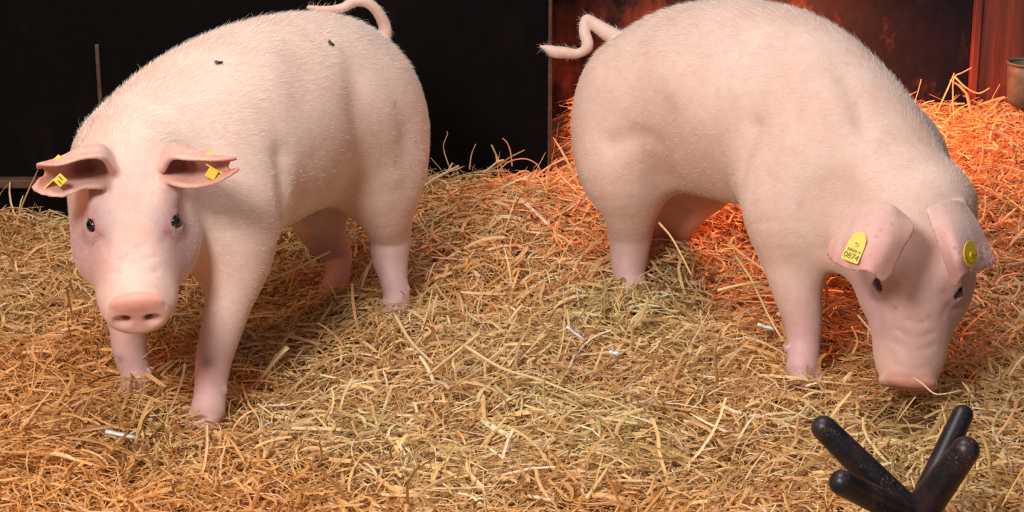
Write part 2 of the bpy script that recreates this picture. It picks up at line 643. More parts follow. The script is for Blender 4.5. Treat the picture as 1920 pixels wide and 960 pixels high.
class Pig:
    def __init__(s, lo, hi):
        s.f = Field(lo, hi, VOX)
        s.paints = []
        s.ears = []

    def body(s, st, k=0.05, n=130):
        """st rows: x,y,z, half width, half height"""
        Q = catmull(st, n)
        T = np.gradient(Q[:, :3], axis=0)
        FR = [frame(t, (0, 0, 1)) for t in T]
        RAD = [(q[3], 0.75 * min(q[3], q[4]), q[4]) for q in Q]
        s.f.ellchain(Q[:, :3], np.array(RAD), FR, k)
        s.spine = Q
        s.tan = T / np.linalg.norm(T, axis=1)[:, None]

    def head(s, O, F, U, sc=1.0):
        s.HO, s.HR, s.hs = np.asarray(O), frame(F, U), sc
        W = s.W
        st = np.array([(-.03, .080, .090, -.005), (0.02, .088, .090, -.003), (.06, .088, .085, 0),
                       (.10, .082, .077, -.002), (.14, .075, .068, -.006), (.18, .067, .058, -.010),
                       (.22, .057, .050, -.013), (.255, .049, .044, -.012), (.283, .046, .040, -.009)])
        Q = catmull(st, 90)
        s.f.ellchain([W((0, q[0], q[3])) for q in Q],
                     np.array([(q[1], .8 * min(q[1], q[2]) if q[0] < .2 else .02, q[2]) for q in Q]) * sc,
                     [s.HR] * len(Q), 0.05)
        for m in (-1, 1):
            s.f.ell(W((m * .050, .090, -.036)), np.array((.056, .095, .052)) * sc, s.HR, 0.03)   # jowls
            s.f.ell(W((m * .040, .215, -.028)), np.array((.020, .055, .020)) * sc, s.HR, 0.03)   # lip
            s.f.ell(W((m * .048, .088, .056)), np.array((.022, .030, .016)) * sc, s.HR, 0.025)   # brow
            s.f.ell(W((m * .058, .122, .030)), np.array((.020, .022, .022)) * sc, s.HR, 0.02)    # lids
        s.f.limb([(*W((0, .03, -.075)), .055 * sc), (*W((0, .12, -.062)), .038 * sc),
                  (*W((0, .20, -.050)), .024 * sc), (*W((0, .255, -.044)), .017 * sc)], 0.025)     # jaw
        # snout disc
        s.f.ell(W((0, .288, -.004)), np.array((.051, .011, .037)) * sc, s.HR, 0.008)
        s.f.ell(W((0, .287, .022)), np.array((.043, .012, .017)) * sc, s.HR, 0.006)
        s.f.ell(W((0, .303, -.006)), np.array((.037, .006, .026)) * sc, s.HR, 0.006, 'sub')
        for m in (-1, 1):
            s.f.ell(W((m * .023, .298, -.008)), np.array((.0145, .011, .0110)) * sc, s.HR, 0.004, 'sub')
            s.f.ell(W((m * .017, .290, -.009)), np.array((.0060, .020, .0065)) * sc, s.HR, 0.003, 'sub')
            # eye opening with lids
            c = W((m * .0665, .128, .0405))
            s.f.ell(c, np.array((.0105, .0130, .0100)) * sc, s.HR, 0.003, 'sub')
            s.f.groove([W((m * .045, .105, .055)), W((m * .062, .100, .052)), W((m * .078, .112, .034))], .006, .0030)
            s.f.groove([W((m * .050, .150, .035)), W((m * .062, .155, .026)), W((m * .074, .148, .012))], .006, .0020)
            s.f.groove([W((m * .053, .145, .040)), W((m * .045, .170, .036))], .007, .0018)
            s.f.groove([W((m * .062, .07, -.075)), W((m * .050, .17, -.040)), W((m * .040, .27, -.036))], .004, .003)
        # wrinkles over the snout
        for y, zz, a, wd in ((.186, .047, .0024, .026), (.210, .0425, .0030, .032), (.234, .0375, .0036, .034),
                             (.264, .0325, .0050, .044)):
            s.f.groove([W((-wd, y - .010, zz - .012)), W((-wd * .5, y, zz - .003)), W((0, y + .005, zz)),
                        W((wd * .5, y, zz - .003)), W((wd, y - .010, zz - .012))], .0042, a)
        s.f.groove([W((-.018, .226, .038)), W((-.010, .246, .038)), W((0, .254, .037)), W((.010, .246, .038)),
                    W((.018, .226, .038))], .0035, .0032)
        pt = s.paint
        pt(W((0, .300, -.004)), .060, PINK, .95)
        for q in (-.03, -.01, .01, .03):
            pt(W((q, .290, .030)), .016, np.array((.76, .31, .22)), .75)
        pt(W((0, .19, .045)), .045, np.array((.80, .48, .40)), .45)
        for m in (-1, 1):
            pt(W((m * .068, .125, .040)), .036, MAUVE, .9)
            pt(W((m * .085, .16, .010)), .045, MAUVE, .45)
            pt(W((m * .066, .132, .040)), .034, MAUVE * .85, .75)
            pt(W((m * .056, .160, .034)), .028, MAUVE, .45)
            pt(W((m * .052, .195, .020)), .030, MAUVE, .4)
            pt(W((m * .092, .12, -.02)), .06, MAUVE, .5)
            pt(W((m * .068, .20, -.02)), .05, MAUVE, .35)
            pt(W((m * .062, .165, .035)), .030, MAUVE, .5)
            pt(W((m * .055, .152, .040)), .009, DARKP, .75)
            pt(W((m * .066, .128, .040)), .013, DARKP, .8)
            pt(W((m * .017, .285, -.009)), .010, DARKP, .95)
            pt(W((m * .030, .296, -.008)), .008, np.array((.62, .42, .45)), .7)
            pt(W((m * .095, .10, .0)), .045, MAUVE, .35)
            pt(W((m * .045, .06, .06)), .07, np.array((.66, .42, .39)), .55)
            pt(W((m * .04, .18, .02)), .06, np.array((.66, .43, .40)), .45)

    def W(s, p):
        return s.HO + s.HR @ (np.asarray(p, float) * s.hs)

    def ear(s, rows, r0=.006, r1=.0032, k=.014, col=PINK, cs=.75, bite=None):
        G = patch([[P(*q) for q in row] for row in rows], 60, 46)
        u = np.linspace(0, 1, 60)[:, None] * np.ones((1, 46))
        rr = r0 + (r1 - r0) * np.minimum(u * 1.6, 1)
        keep = np.ones(u.shape, bool)
        # rounded corners at the tip
        v = np.linspace(0, 1, 46)[None, :] * np.ones((60, 1))
        for vc in (0, 1):
            keep &= ~((u > .93) & (np.abs(v - vc) < .07) & (np.hypot((u - .93) / .07, (np.abs(v - vc) - .07) / .07) > 1))
        if bite:
            keep &= np.hypot((u - bite[0]) / bite[2], (v - bite[1]) / bite[3]) > 1
        s.f.cloud(G[keep], rr[keep], k)
        s.ears.append(G)
        for i in range(2, 60, 7):
            for j in range(2, 46, 8):
                s.paint(G[i, j], .017, col, cs * (.35 + .65 * u[i, j]) * .7)
        return G

    def paint(s, c, r, col, a):
        s.paints.append((np.asarray(c), r, np.asarray(col), a))

    def leg(s, pts, k=.03, hoof=True, toe=(0, -1)):
        s.f.limb(pts, k)
        e = np.array(pts[-1][:3])
        r = pts[-1][3]
        t = unit((toe[0], toe[1], 0))
        lat = np.array((-t[1], t[0], 0))
        if hoof:
            FR = frame(t + np.array((0, 0, -.55)), (0, 0, 1))
            for m in (-1, 1):
                c = e + lat * m * r * .5 + t * .014 + np.array((0, 0, -.012))
                s.f.ell(c, (r * .5, .030, .017), FR, .004)
            s.paint(e + np.array((0, 0, -.02)), .040, HOOF, .5)
            for m in (-1, 1):       # dew claws
                s.f.ell(e + lat * m * r * .55 - t * (r * .9) + np.array((0, 0, .030)), (.006, .006, .009), FR, .004)
        for p in pts[len(pts) // 2:]:
            s.paint(p[:3], .07, np.array((.56, .35, .37)), .5)

    def finish(s, root, label=None):
        V, F = s.f.mesh()
        del s.f
        me = mesh_np('body', V, F)
        col = np.tile(SKIN, (len(V), 1))
        for c, r, k, a in s.paints:
            d = np.linalg.norm(V - c, axis=1)
            m = d < r * 1.8
            w = (a * np.exp(-(d[m] / r) ** 2 * 1.4))[:, None]
            col[m] = col[m] * (1 - w) + k * w
        s.col = col
        att = me.color_attributes.new('paint', 'FLOAT_COLOR', 'POINT')
        o = link('body', me, M_SKIN, root)
        s.V, s.F, s.o = V, F, o
        s.bvh = BVHTree.FromPolygons([Vector(v) for v in V], [tuple(int(i) for i in f) for f in F])
        return o

    def marks(s, lst):
        for (px, py, rpx, c, a) in lst:
            h = s.hit(px, py)
            if h is None: continue
            r = rpx * .00095
            d = np.linalg.norm(s.V - np.array(h[0]), axis=1)
            m = d < r * 1.8
            w = (a * np.exp(-(d[m] / r) ** 2 * 1.4))[:, None]
            s.col[m] = s.col[m] * (1 - w) + np.asarray(c) * w

    def bake(s):
        a = np.ones((len(s.V), 4), np.float32)
        a[:, :3] = s.col
        s.o.data.color_attributes['paint'].data.foreach_set('color', a.ravel())

    def hit(s, px, py):
        o, d = ray(px, py)
        h = s.bvh.ray_cast(o, d)
        return None if h[0] is None else (h[0], h[1])

    def hair(s, root, n, back, name='bristles'):
        V, F = s.V, s.F
        A, B, C, D = V[F[:, 0]], V[F[:, 1]], V[F[:, 2]], V[F[:, 3]]
        ar = np.linalg.norm(np.cross(C - A, D - B), axis=1)
        pick = RNG.choice(len(F), n, p=ar / ar.sum())
        u, v = RNG.random((2, n, 1))
        p = (A[pick] * (1 - u) + B[pick] * u) * (1 - v) + (D[pick] * (1 - u) + C[pick] * u) * v
        N = np.cross(C - A, D - B)[pick]
        N /= np.linalg.norm(N, axis=1)[:, None] + 1e-9
        loc = (p - s.HO) @ s.HR / s.hs
        hm = np.clip((loc[:, 1] + .02) / .06, 0, 1)[:, None] * (np.abs(loc[:, 0]) < .12)[:, None] * (np.abs(loc[:, 2]) < .13)[:, None]
        flow = np.asarray(back)[None] * (1 - hm) + (-s.HR[:, 1])[None] * hm + np.array((0, 0, -.45)) * (1 - hm)
        flow = flow + RNG.normal(0, .28, (n, 3))
        flow -= N * (flow * N).sum(1)[:, None]
        flow /= np.linalg.norm(flow, axis=1)[:, None] + 1e-9
        L = RNG.uniform(.006, .012, (n, 1)) * (1 - .45 * hm)
        eg = np.vstack([G[::8, ::8].reshape(-1, 3) for G in s.ears])
        near = np.min(np.stack([np.linalg.norm(p - e, axis=1) for e in eg]), 0) < .022
        L = L * np.where(near, .35, 1)[:, None]
        top = (N[:, 2:3] > .5) & (hm < .5)
        L = L * np.where(top, 1.35, 1) * np.where(RNG.random((n, 1)) < .03, 1.8, 1)
        L = L * np.clip(.45 + (p[:, 2:3] - .08) * 2.2, .45, 1) * np.where(loc[:, 1:2] > .24, .25, 1) * np.where(loc[:, 1:2] > .16, .6, 1)
        lift = RNG.uniform(.16, .50, (n, 1)) + np.where(top, .12, 0)
        d1 = flow + N * lift
        d2 = flow + N * (lift - .3)
        side = np.cross(flow, N) + N * RNG.normal(0, .6, (n, 1))
        side /= np.linalg.norm(side, axis=1)[:, None] + 1e-9
        w = .00015
        p0 = p - N * .0006
        p1 = p0 + d1 * L * .55
        p2 = p1 + d2 * L * .5
        VV = np.stack([p0 - side * w, p0 + side * w, p1 - side * w * .8, p1 + side * w * .8, p2 - side * w * .25, p2 + side * w * .25], 1).reshape(-1, 3)
        b = (np.arange(n) * 6)[:, None]
        FF = np.vstack([b + np.array([[0, 1, 3, 2]]), b + np.array([[2, 3, 5, 4]])])
        me = mesh_np(name, VV, FF)
        return link(name, me, M_HAIR, root)

    def eyes(s, root, sides=(-1, 1)):
        for m in sides:
            c = s.W((m * .0640, .1255, .0385))
            V, F = [], []
            nr, ns = 12, 20
            for i in range(nr + 1):
                for j in range(ns):
                    th, ph = math.pi * i / nr, 2 * math.pi * j / ns
                    V.append(c + .0115 * s.hs * np.array((math.sin(th) * math.cos(ph), math.sin(th) * math.sin(ph), math.cos(th))))
            for i in range(nr):
                for j in range(ns):
                    k = (j + 1) % ns
                    F.append((i * ns + j, (i + 1) * ns + j, (i + 1) * ns + k, i * ns + k))
            link('eye', mesh_np('eye', V, F), M_EYE, root)


# ------------------------------------------------------------------ left pig
def pig_left():
    g = Pig((-1.00, 2.72, -0.07), (-0.08, 4.02, 0.74))
    f = g.f
    A = lambda px, py, Y, *r: (*P(px, py, Y), *r)
    # trunk from rump to neck:   px, py, Y, half width, half height
    g.body([A(665, 210, 3.84, .105, .120), A(642, 205, 3.76, .155, .170), A(590, 205, 3.64, .176, .188),
            A(510, 225, 3.52, .180, .192), A(430, 262, 3.40, .180, .192), A(350, 305, 3.30, .168, .180),
            A(285, 335, 3.20, .135, .150), A(252, 350, 3.12, .105, .115)])
    O = P(251, 352, 3.12)
    S = P(257, 582, 2.875)
    g.head(O, S - O, (0, 0, 1), 1.0)
    # hams and shoulders
    f.ell(P(704, 255, 3.66), (.078, .115, .150), frame((.5, .8, 0), (0, 0, 1)), .06)
    f.ell(P(600, 270, 3.80), (.08, .12, .14), frame((.5, .8, 0), (0, 0, 1)), .06)
    f.ell(P(425, 385, 3.22), (.070, .09, .120), frame((.5, .8, 0), (0, 0, 1)), .06)
    f.ell(P(215, 350, 3.32), (.075, .09, .13), frame((.5, .8, 0), (0, 0, 1)), .06)
    toe = (-.5, -.85)
    
    # near hind, far hind, near fore, far fore
    g.leg([A(700, 270, 3.70, .085), A(716, 330, 3.66, .076), A(724, 395, 3.66, .053), A(732, 440, 3.69, .042), A(731, 478, 3.68, .038),
           A(738, 520, 3.655, .028), A(744, 556, 3.64, .026), A(740, 572, 3.63, .028)], .065, toe=toe)
    g.leg([A(610, 300, 3.82, .08), A(600, 360, 3.80, .068), A(596, 405, 3.78, .056), A(608, 440, 3.80, .045), A(630, 475, 3.81, .033),
           A(634, 505, 3.79, .026), A(628, 530, 3.77, .026)], .065, toe=toe)
    g.leg([A(425, 350, 3.26, .09), A(438, 430, 3.20, .073), A(440, 505, 3.17, .055), A(429, 565, 3.15, .041), A(412, 630, 3.14, .035),
           A(400, 680, 3.13, .031), A(394, 735, 3.11, .028), A(390, 768, 3.09, .030)], .065, toe=toe)
    g.leg([A(225, 450, 3.32, .070), A(232, 530, 3.29, .050), A(239, 600, 3.26, .035), A(243, 655, 3.25, .031),
           A(254, 700, 3.24, .027), A(256, 728, 3.22, .028)], .065, toe=toe)
    # tail, curled up over the rump
    f.limb([A(700, 110, 3.90, .020), A(722, 60, 3.91, .014), A(708, 22, 3.90, .0115), A(685, 4, 3.89, .011),
            A(662, 4, 3.88, .011), A(642, 15, 3.87, .010), A(612, 18, 3.88, .008), A(578, 14, 3.89, .005)], .012)
    # folds of the flank, elbow and chest
    f.groove([P(655, 345, 3.52), P(672, 280, 3.48), P(668, 205, 3.47), P(655, 150, 3.50)], .042, .013)
    f.groove([P(505, 445, 3.22), P(520, 380, 3.22), P(515, 300, 3.24)], .028, .010)
    f.groove([P(560, 120, 3.40), P(545, 200, 3.34), P(560, 280, 3.34)], .045, .007)
    f.groove([P(740, 330, 3.56), P(735, 270, 3.54), P(715, 220, 3.54)], .03, -.006)
    f.groove([P(385, 500, 3.02), P(372, 440, 3.00), P(368, 360, 3.04), P(350, 300, 3.06)], .020, .009)
    # ears held out sideways, open to the front
    g.ear([[(212, 326, 3.03), (212, 300, 3.08), (212, 325, 3.09), (206, 342, 3.04)],
           [(193, 297, 2.965), (188, 274, 3.03), (188, 315, 3.07), (190, 350, 2.985)],
           [(158, 296, 2.945), (150, 280, 3.0), (152, 318, 3.04), (158, 352, 2.96)],
           [(112, 309, 2.93), (108, 299, 2.965), (106, 330, 2.975), (112, 368, 2.925)],
           [(72, 309, 2.92), (70, 311, 2.93), (74, 334, 2.93), (57, 358, 2.915)]],
          col=np.array((.66, .29, .23)), cs=1.1, bite=(1.02, .55, .12, .13))
    g.ear([[(305, 318, 3.03), (305, 292, 3.08), (305, 318, 3.09), (310, 336, 3.04)],
           [(322, 296, 2.965), (326, 274, 3.03), (328, 312, 3.07), (330, 345, 2.985)],
           [(355, 298, 2.945), (358, 281, 3.0), (362, 318, 3.03), (362, 350, 2.965)],
           [(398, 300, 2.93), (400, 293, 2.965), (402, 318, 2.975), (405, 342, 2.935)],
           [(440, 297, 2.925), (441, 298, 2.935), (443, 312, 2.935), (450, 318, 2.925)]],
          col=np.array((.66, .29, .23)), cs=1.1, bite=(1.0, .62, .09, .22))
    for q in ((150, 316, 3.02), (168, 312, 3.04), (360, 308, 3.02), (345, 306, 3.04)):
        g.paint(P(*q), .016, DARKP, .9)
    root = empty('pig', (*P(560, 600, 3.45)[:2], 0))
    root['label'] = 'pink pig on the left walking towards the viewer with its head raised'
    root['category'] = 'pig'
    root['group'] = 'two pink pigs on the straw'
    return g, root


def pig_right():
    g = Pig((0.02, 2.90, -0.08), (0.98, 4.12, 0.78))
    f = g.f
    A = lambda px, py, Y, *r: (*P(px, py, Y), *r)
    g.body([A(1222, 200, 3.98, .115, .125), A(1245, 195, 3.90, .160, .170), A(1300, 185, 3.80, .178, .190),
            A(1385, 190, 3.70, .186, .200), A(1470, 212, 3.60, .178, .196), A(1545, 258, 3.50, .164, .176),
            A(1622, 318, 3.41, .138, .148), A(1686, 374, 3.33, .110, .118), A(1722, 410, 3.27, .10, .105)])
    O = P(1727, 413, 3.25)
    S = P(1704, 716, 3.125)
    g.head(O, S - O, (-0.12, -1, .15), 1.0)
    for q in ((0, .16, .05), (0, .10, .07), (.03, .13, .05), (-.03, .13, .05), (0, .22, .04), (.04, .19, .02), (-.04, .19, .02)):
        g.paint(g.W(q), .05, np.array((.60, .39, .40)), .32)
    f.ell(P(1170, 230, 3.80), (.085, .12, .155), frame((-.6, .7, 0), (0, 0, 1)), .06)
    f.ell(P(1320, 260, 3.97), (.08, .12, .14), frame((-.6, .7, 0), (0, 0, 1)), .06)
    f.ell(P(1500, 350, 3.42), (.070, .10, .125), frame((-.6, .7, 0), (0, 0, 1)), .06)
    f.ell(P(1690, 325, 3.52), (.075, .10, .12), frame((-.6, .7, 0), (0, 0, 1)), .06)
    f.ell(P(1600, 440, 3.32), (.07, .08, .07), frame((.3, -.8, -.5), (0, 0, 1)), .05)
    toe = (.5, -.85)
    g.leg([A(1200, 240, 3.84, .10), A(1170, 315, 3.78, .084), A(1180, 380, 3.78, .060), A(1182, 435, 3.80, .046), A(1180, 475, 3.79, .040),
           A(1180, 515, 3.77, .033), A(1190, 545, 3.75, .029), A(1190, 560, 3.74, .030)], .065, toe=toe)
    g.leg([A(1295, 330, 3.97, .080), A(1275, 385, 3.96, .058), A(1262, 425, 3.98, .044), A(1246, 455, 3.98, .034),
           A(1245, 485, 3.96, .028), A(1248, 505, 3.95, .028)], .065, toe=toe)
    g.leg([A(1490, 320, 3.46, .09), A(1478, 400, 3.40, .076), A(1485, 480, 3.38, .057), A(1495, 545, 3.36, .045), A(1505, 600, 3.345, .036),
           A(1507, 640, 3.33, .031), A(1506, 672, 3.31, .029), A(1504, 688, 3.30, .030)], .065, toe=toe)
    g.leg([A(1690, 420, 3.50, .075), A(1690, 500, 3.48, .055), A(1692, 565, 3.46, .040), A(1694, 620, 3.45, .033),
           A(1695, 660, 3.43, .028), A(1697, 675, 3.41, .029)], .065, toe=toe)
    f.limb([A(1160, 75, 4.00, .020), A(1130, 56, 4.03, .016), A(1112, 44, 4.04, .014), A(1099, 38, 4.04, .012),
            A(1096, 60, 4.03, .0125), A(1102, 86, 4.02, .0125), A(1085, 100, 4.02, .0100), A(1060, 99, 4.02, .0125),
            A(1040, 97, 4.02, .0130), A(1026, 91, 4.02, .008), A(1013, 87, 4.02, .003)], .012)
    f.groove([P(1245, 335, 3.66), P(1226, 280, 3.62), P(1224, 215, 3.60)], .042, .014)
    f.groove([P(1150, 270, 3.70), P(1200, 255, 3.66), P(1240, 265, 3.64)], .022, .006)
    f.groove([P(1412, 400, 3.44), P(1405, 320, 3.42), P(1425, 240, 3.42)], .022, .009)
    f.groove([P(1540, 470, 3.28), P(1510, 400, 3.28), P(1480, 330, 3.30), P(1490, 250, 3.32)], .026, .011)
    f.groove([P(1570, 150, 3.42), P(1600, 200, 3.36), P(1620, 250, 3.32)], .020, .007)
    f.groove([P(1600, 160, 3.40), P(1640, 230, 3.32), P(1690, 320, 3.24)], .030, .003)
    f.groove([P(1740, 250, 3.40), P(1765, 320, 3.34), P(1775, 375, 3.28)], .022, .010)
    g.ear([[(1590, 400, 3.16), (1630, 385, 3.11), (1668, 388, 3.09), (1700, 412, 3.10)],
           [(1568, 436, 3.13), (1615, 425, 3.06), (1664, 428, 3.04), (1709, 432, 3.06)],
           [(1556, 462, 3.10), (1604, 466, 3.03), (1650, 474, 3.01), (1685, 478, 3.03)],
           [(1552, 482, 3.09), (1590, 503, 3.03), (1630, 508, 3.00), (1660, 532, 3.01)]],
          col=np.array((.72, .36, .34)), cs=.9)
    g.ear([[(1742, 395, 3.09), (1765, 384, 3.11), (1788, 380, 3.14), (1806, 384, 3.19)],
           [(1757, 440, 3.04), (1782, 428, 3.04), (1810, 422, 3.08), (1832, 420, 3.14)],
           [(1774, 495, 3.01), (1796, 478, 2.99), (1826, 466, 3.05), (1852, 458, 3.11)],
           [(1790, 542, 3.01), (1806, 514, 2.99), (1838, 506, 3.04), (1868, 492, 3.09)]],
          col=np.array((.62, .33, .34)), cs=.9)
    root = empty('pig', (*P(1350, 600, 3.6)[:2], 0))
    root['label'] = 'pink pig on the right with its snout down in the straw'
    root['category'] = 'pig'
    root['group'] = 'two pink pigs on the straw'
    return g, root


pl, root_l = pig_left()
pr, root_r = pig_right()
for g, root in ((pl, root_l), (pr, root_r)):
    b = g.finish(root)
    b.matrix_parent_inverse = root.matrix_basis.inverted()
DIRT = (.42, .30, .22)
SCAB = (.38, .10, .08)
BLK = (.08, .05, .05)
pl.marks([(740, 198, 8, DIRT, .7), (742, 190, 4, BLK, .4), (740, 305, 5, SCAB, .7), (742, 295, 4, SCAB, .6),
          (780, 265, 4, SCAB, .6), (390, 680, 14, BLK, .45), (225, 673, 9, BLK, .5), (214, 668, 7, BLK, .5),
          (638, 92, 16, DIRT, .35), (195, 250, 14, DIRT, .3), (370, 430, 16, SKIN, .3), (588, 445, 5, SCAB, .6),
          (270, 435, 12, DIRT, .2),
          (179, 432, 4, SCAB, .7), (182, 441, 4, SCAB, .9), (179, 450, 3, BLK, .7), (174, 457, 3, BLK, .5),
          (320, 432, 3, BLK, .5), (319, 440, 4, SCAB, .7), (324, 447, 3, BLK, .7), (330, 455, 3, BLK, .6),
          (238, 476, 2.5, SCAB, .4), (252, 475, 2.5, SCAB, .4)])
pr.marks([(1672, 420, 3.5, BLK, .45), (1643, 443, 3, BLK, .55), (1651, 431, 4, SCAB, .45), (1632, 478, 3.5, SCAB, .4),
          (1790, 465, 4, BLK, .5), (1826, 436, 6, SCAB, .5), (1650, 550, 4, BLK, .7), (1679, 577, 5, SCAB, .6),
          (1741, 592, 4, SCAB, .5), (1770, 545, 7, SCAB, .4), (1500, 385, 10, MAUVE, .4), (1587, 120, 6, DIRT, .4),
          (1604, 195, 5, BLK, .35), (1640, 425, 30, PINK, .25), (1500, 610, 14, PINK, .3), (1290, 395, 10, MAUVE, .5)])
pl.bake()
pr.bake()


def keep(o, root):
    o.matrix_parent_inverse = root.matrix_basis.inverted()
    return o


pre = set(bpy.data.objects)
pl.eyes(root_l)
pr.eyes(root_r)
pl.hair(root_l, 60000, unit((.5, .8, .1)))
pr.hair(root_r, 60000, unit((-.6, .7, .1)))
for o in set(bpy.data.objects) - pre:
    keep(o, o.parent)
    if o.name.startswith('bristles'): o['kind'] = 'stuff'


# ------------------------------------------------------------------ ear tags
def text_mesh(txt, size, depth=.0004):
    cu = bpy.data.curves.new('t', 'FONT')
    cu.body = txt
    cu.size = size
    cu.align_x = 'CENTER'
    cu.align_y = 'CENTER'
    cu.extrude = depth
    o = bpy.data.objects.new('t', cu)
    COL.objects.link(o)
    dg = bpy.context.evaluated_depsgraph_get()
    me = bpy.data.meshes.new_from_object(o.evaluated_get(dg))
    bpy.data.objects.remove(o)
    bpy.data.curves.remove(cu)
    return me


def outline_plate(pts, th):
    n = len(pts)
    V = [(x, y, -th / 2) for x, y in pts] + [(x, y, th / 2) for x, y in pts]
    F = [tuple(range(n))[::-1], tuple(range(n, 2 * n))]
    F += [(i, (i + 1) % n, n + (i + 1) % n, n + i) for i in range(n)]
    return mesh_np('plate', V, F)


def place(o, c, x, y, z):
    M = Matrix(((x[0], y[0], z[0], c[0]), (x[1], y[1], z[1], c[1]), (x[2], y[2], z[2], c[2]), (0, 0, 0, 1)))
    o.matrix_world = M
    return o


def child_of(o, p, root):
    """parent o (already placed in world space) under p"""
    mw = o.matrix_basis.copy()
    o.parent = p
    pw = p.matrix_basis if p is root else root_world[p.name]
    o.matrix_parent_inverse = pw.inverted()
    root_world[o.name] = mw
    return o


root_world = {}


def disc_pts(r, n=28, a0=0):
    return [(r * math.cos(a0 + 2 * math.pi * i / n), r * math.sin(a0 + 2 * math.pi * i / n)) for i in range(n)]


def bev(o, w=.0005):
    m = o.modifiers.new('bevel', 'BEVEL')
    m.width = w
    m.segments = 2
    m.limit_method = 'ANGLE'
    return o


def flat_tag(g, root, px, py, pts, tilt, normal_mix, texts, stud=True, th=.0018, off=.006, label=None, nrm=None):
    h = g.hit(px, py)
    n = np.array(h[1]) if nrm is None else unit(nrm)
    view = np.array((-(px - 960) / FPX, -1, .30))
    n = unit(unit(n) * (1 - normal_mix) + unit(view) * normal_mix)
    up = np.array((math.sin(tilt), 0, math.cos(tilt)))
    x = unit(np.cross(up, n))
    y = np.cross(n, x)
    c = np.array(h[0]) + n * off
    o = link('ear_tag', outline_plate(pts, th), M_YEL, None, smooth=False)
    bev(o)
    place(o, c, x, y, n)
    child_of(o, root, root)
    if label: o['label'] = label
    if stud:
        s1 = link('tag_stud', outline_plate(disc_pts(.0042, 16), .004), M_YEL, None, smooth=False)
        place(s1, c + n * .001 + y * stud[1] + x * stud[0], x, y, n)
        child_of(s1, o, root)
        s3 = link('stud_hole', outline_plate(disc_pts(.0014, 12), .0012), M_INK, None, smooth=False)
        place(s3, c + n * .0032 + y * stud[1] + x * stud[0], x, y, n)
        child_of(s3, o, root)
        s2 = link('tag_pin', outline_plate(disc_pts(.003, 12), off + .004), M_YEL, None, smooth=False)
        place(s2, c - n * (off / 2 + .001) + y * stud[1] + x * stud[0], x, y, n)
        child_of(s2, o, root)
    for (t, size, tx, ty, rot) in texts:
        me = text_mesh(t, size)
        xx = x * math.cos(rot) + y * math.sin(rot)
        yy = -x * math.sin(rot) + y * math.cos(rot)
        q = link('tag_number', me, M_INK, None, smooth=False)
        place(q, c + x * tx + y * ty + n * (th / 2 + .0003), xx, yy, n)
        child_of(q, o, root)
    return o


def tongue(w, h):
    """flat plate, square foot, rounded narrower top"""
    pts = [(-w * .5 + .002, -h * .5), (w * .5 - .002, -h * .5), (w * .5, -h * .5 + .002), (w * .48, h * .12)]
    for i in range(9):
        a = math.pi * i / 8
        pts.append((w * .44 * math.cos(a), h * .22 + h * .28 * math.sin(a)))
    pts += [(-w * .48, h * .12), (-w * .5, -h * .5 + .002)]
    return pts


flat_tag(pr, root_r, 1606, 464, tongue(.031, .053), math.radians(14), .55,
         [('2800014', .0068, .0005, -.0075, 0), ('0874', .0135, .0, -.0175, 0)], stud=(0, .005),
         label='upright yellow ear tag printed 0874')
arc = [(ch, .0062, .0165 * math.cos(a), .0165 * math.sin(a), a + math.pi / 2)
       for ch, a in zip('2800014', np.linspace(math.radians(195), math.radians(345), 7))]
flat_tag(pr, root_r, 1810, 476, disc_pts(.0215, 36), math.radians(6), .0, arc, stud=(.0008, -.002), nrm=(.72, -.62, .22), off=.009,
         label='round yellow ear tag with a ring of small digits')


def block_tag(g, root, block, plate_a, plate_b, Y, top, w, notch):
    """closed yellow locking block inside the ear, its thin plate seen edge on, and the stud on the ear's back"""
    c = P(*block, Y)
    z = unit((-(block[0] - 960) / FPX, -1, .30))
    d = unit(P(*plate_b, Y) - P(*plate_a, Y))
    x = unit(d - z * np.dot(d, z))
    y = np.cross(z, x)
    V, F = [], []
    box_bm(V, F, (0, 0, 0), np.eye(3), (w / 2, w / 2, .004))
    o = link('ear_tag', mesh_np('b', V, F), M_YEL, None, smooth=False)
    bev(o, .0012)
    place(o, c, x, y, z)
    child_of(o, root, root)
    if notch:
        for m in (-1, 1):
            V, F = [], []
            box_bm(V, F, (0, 0, 0), np.eye(3), (.0010, w * .26, .0006))
            q = link('tag_slot', mesh_np('s', V, F), M_INK, None, smooth=False)
            place(q, c + x * m * w * .17 + z * .0042 + y * m * .002, x, y, z)
            child_of(q, o, root)
    a, b = P(*plate_a, Y + .006), P(*plate_b, Y + .006)
    L = np.linalg.norm(b - a)
    V, F = [], []
    box_bm(V, F, (0, 0, 0), np.eye(3), (L / 2, .0011, .009))
    q = link('tag_plate', mesh_np('p', V, F), M_YEL, None, smooth=False)
    place(q, (a + b) / 2, x, y, z)
    child_of(q, o, root)
    V, F = [], []
    box_bm(V, F, (0, 0, 0), np.eye(3), (.008, .0035, .007))
    t = P(*top)
    q = link('tag_back', mesh_np('k', V, F), M_YEL, None, smooth=False)
    bev(q, .001)
    place(q, t, x, y, z)
    child_of(q, o, root)
    return o


block_tag(pl, root_l, (113, 338), (80, 357), (100, 337), 2.93, (106, 299, 2.955), .0165, True)['label'] = \
    'yellow ear tag block with two dark slots'
block_tag(pl, root_l, (397, 326), (386, 308), (419, 327), 2.945, (396, 292, 2.96), .0165, False)['label'] = \
    'plain yellow ear tag block'

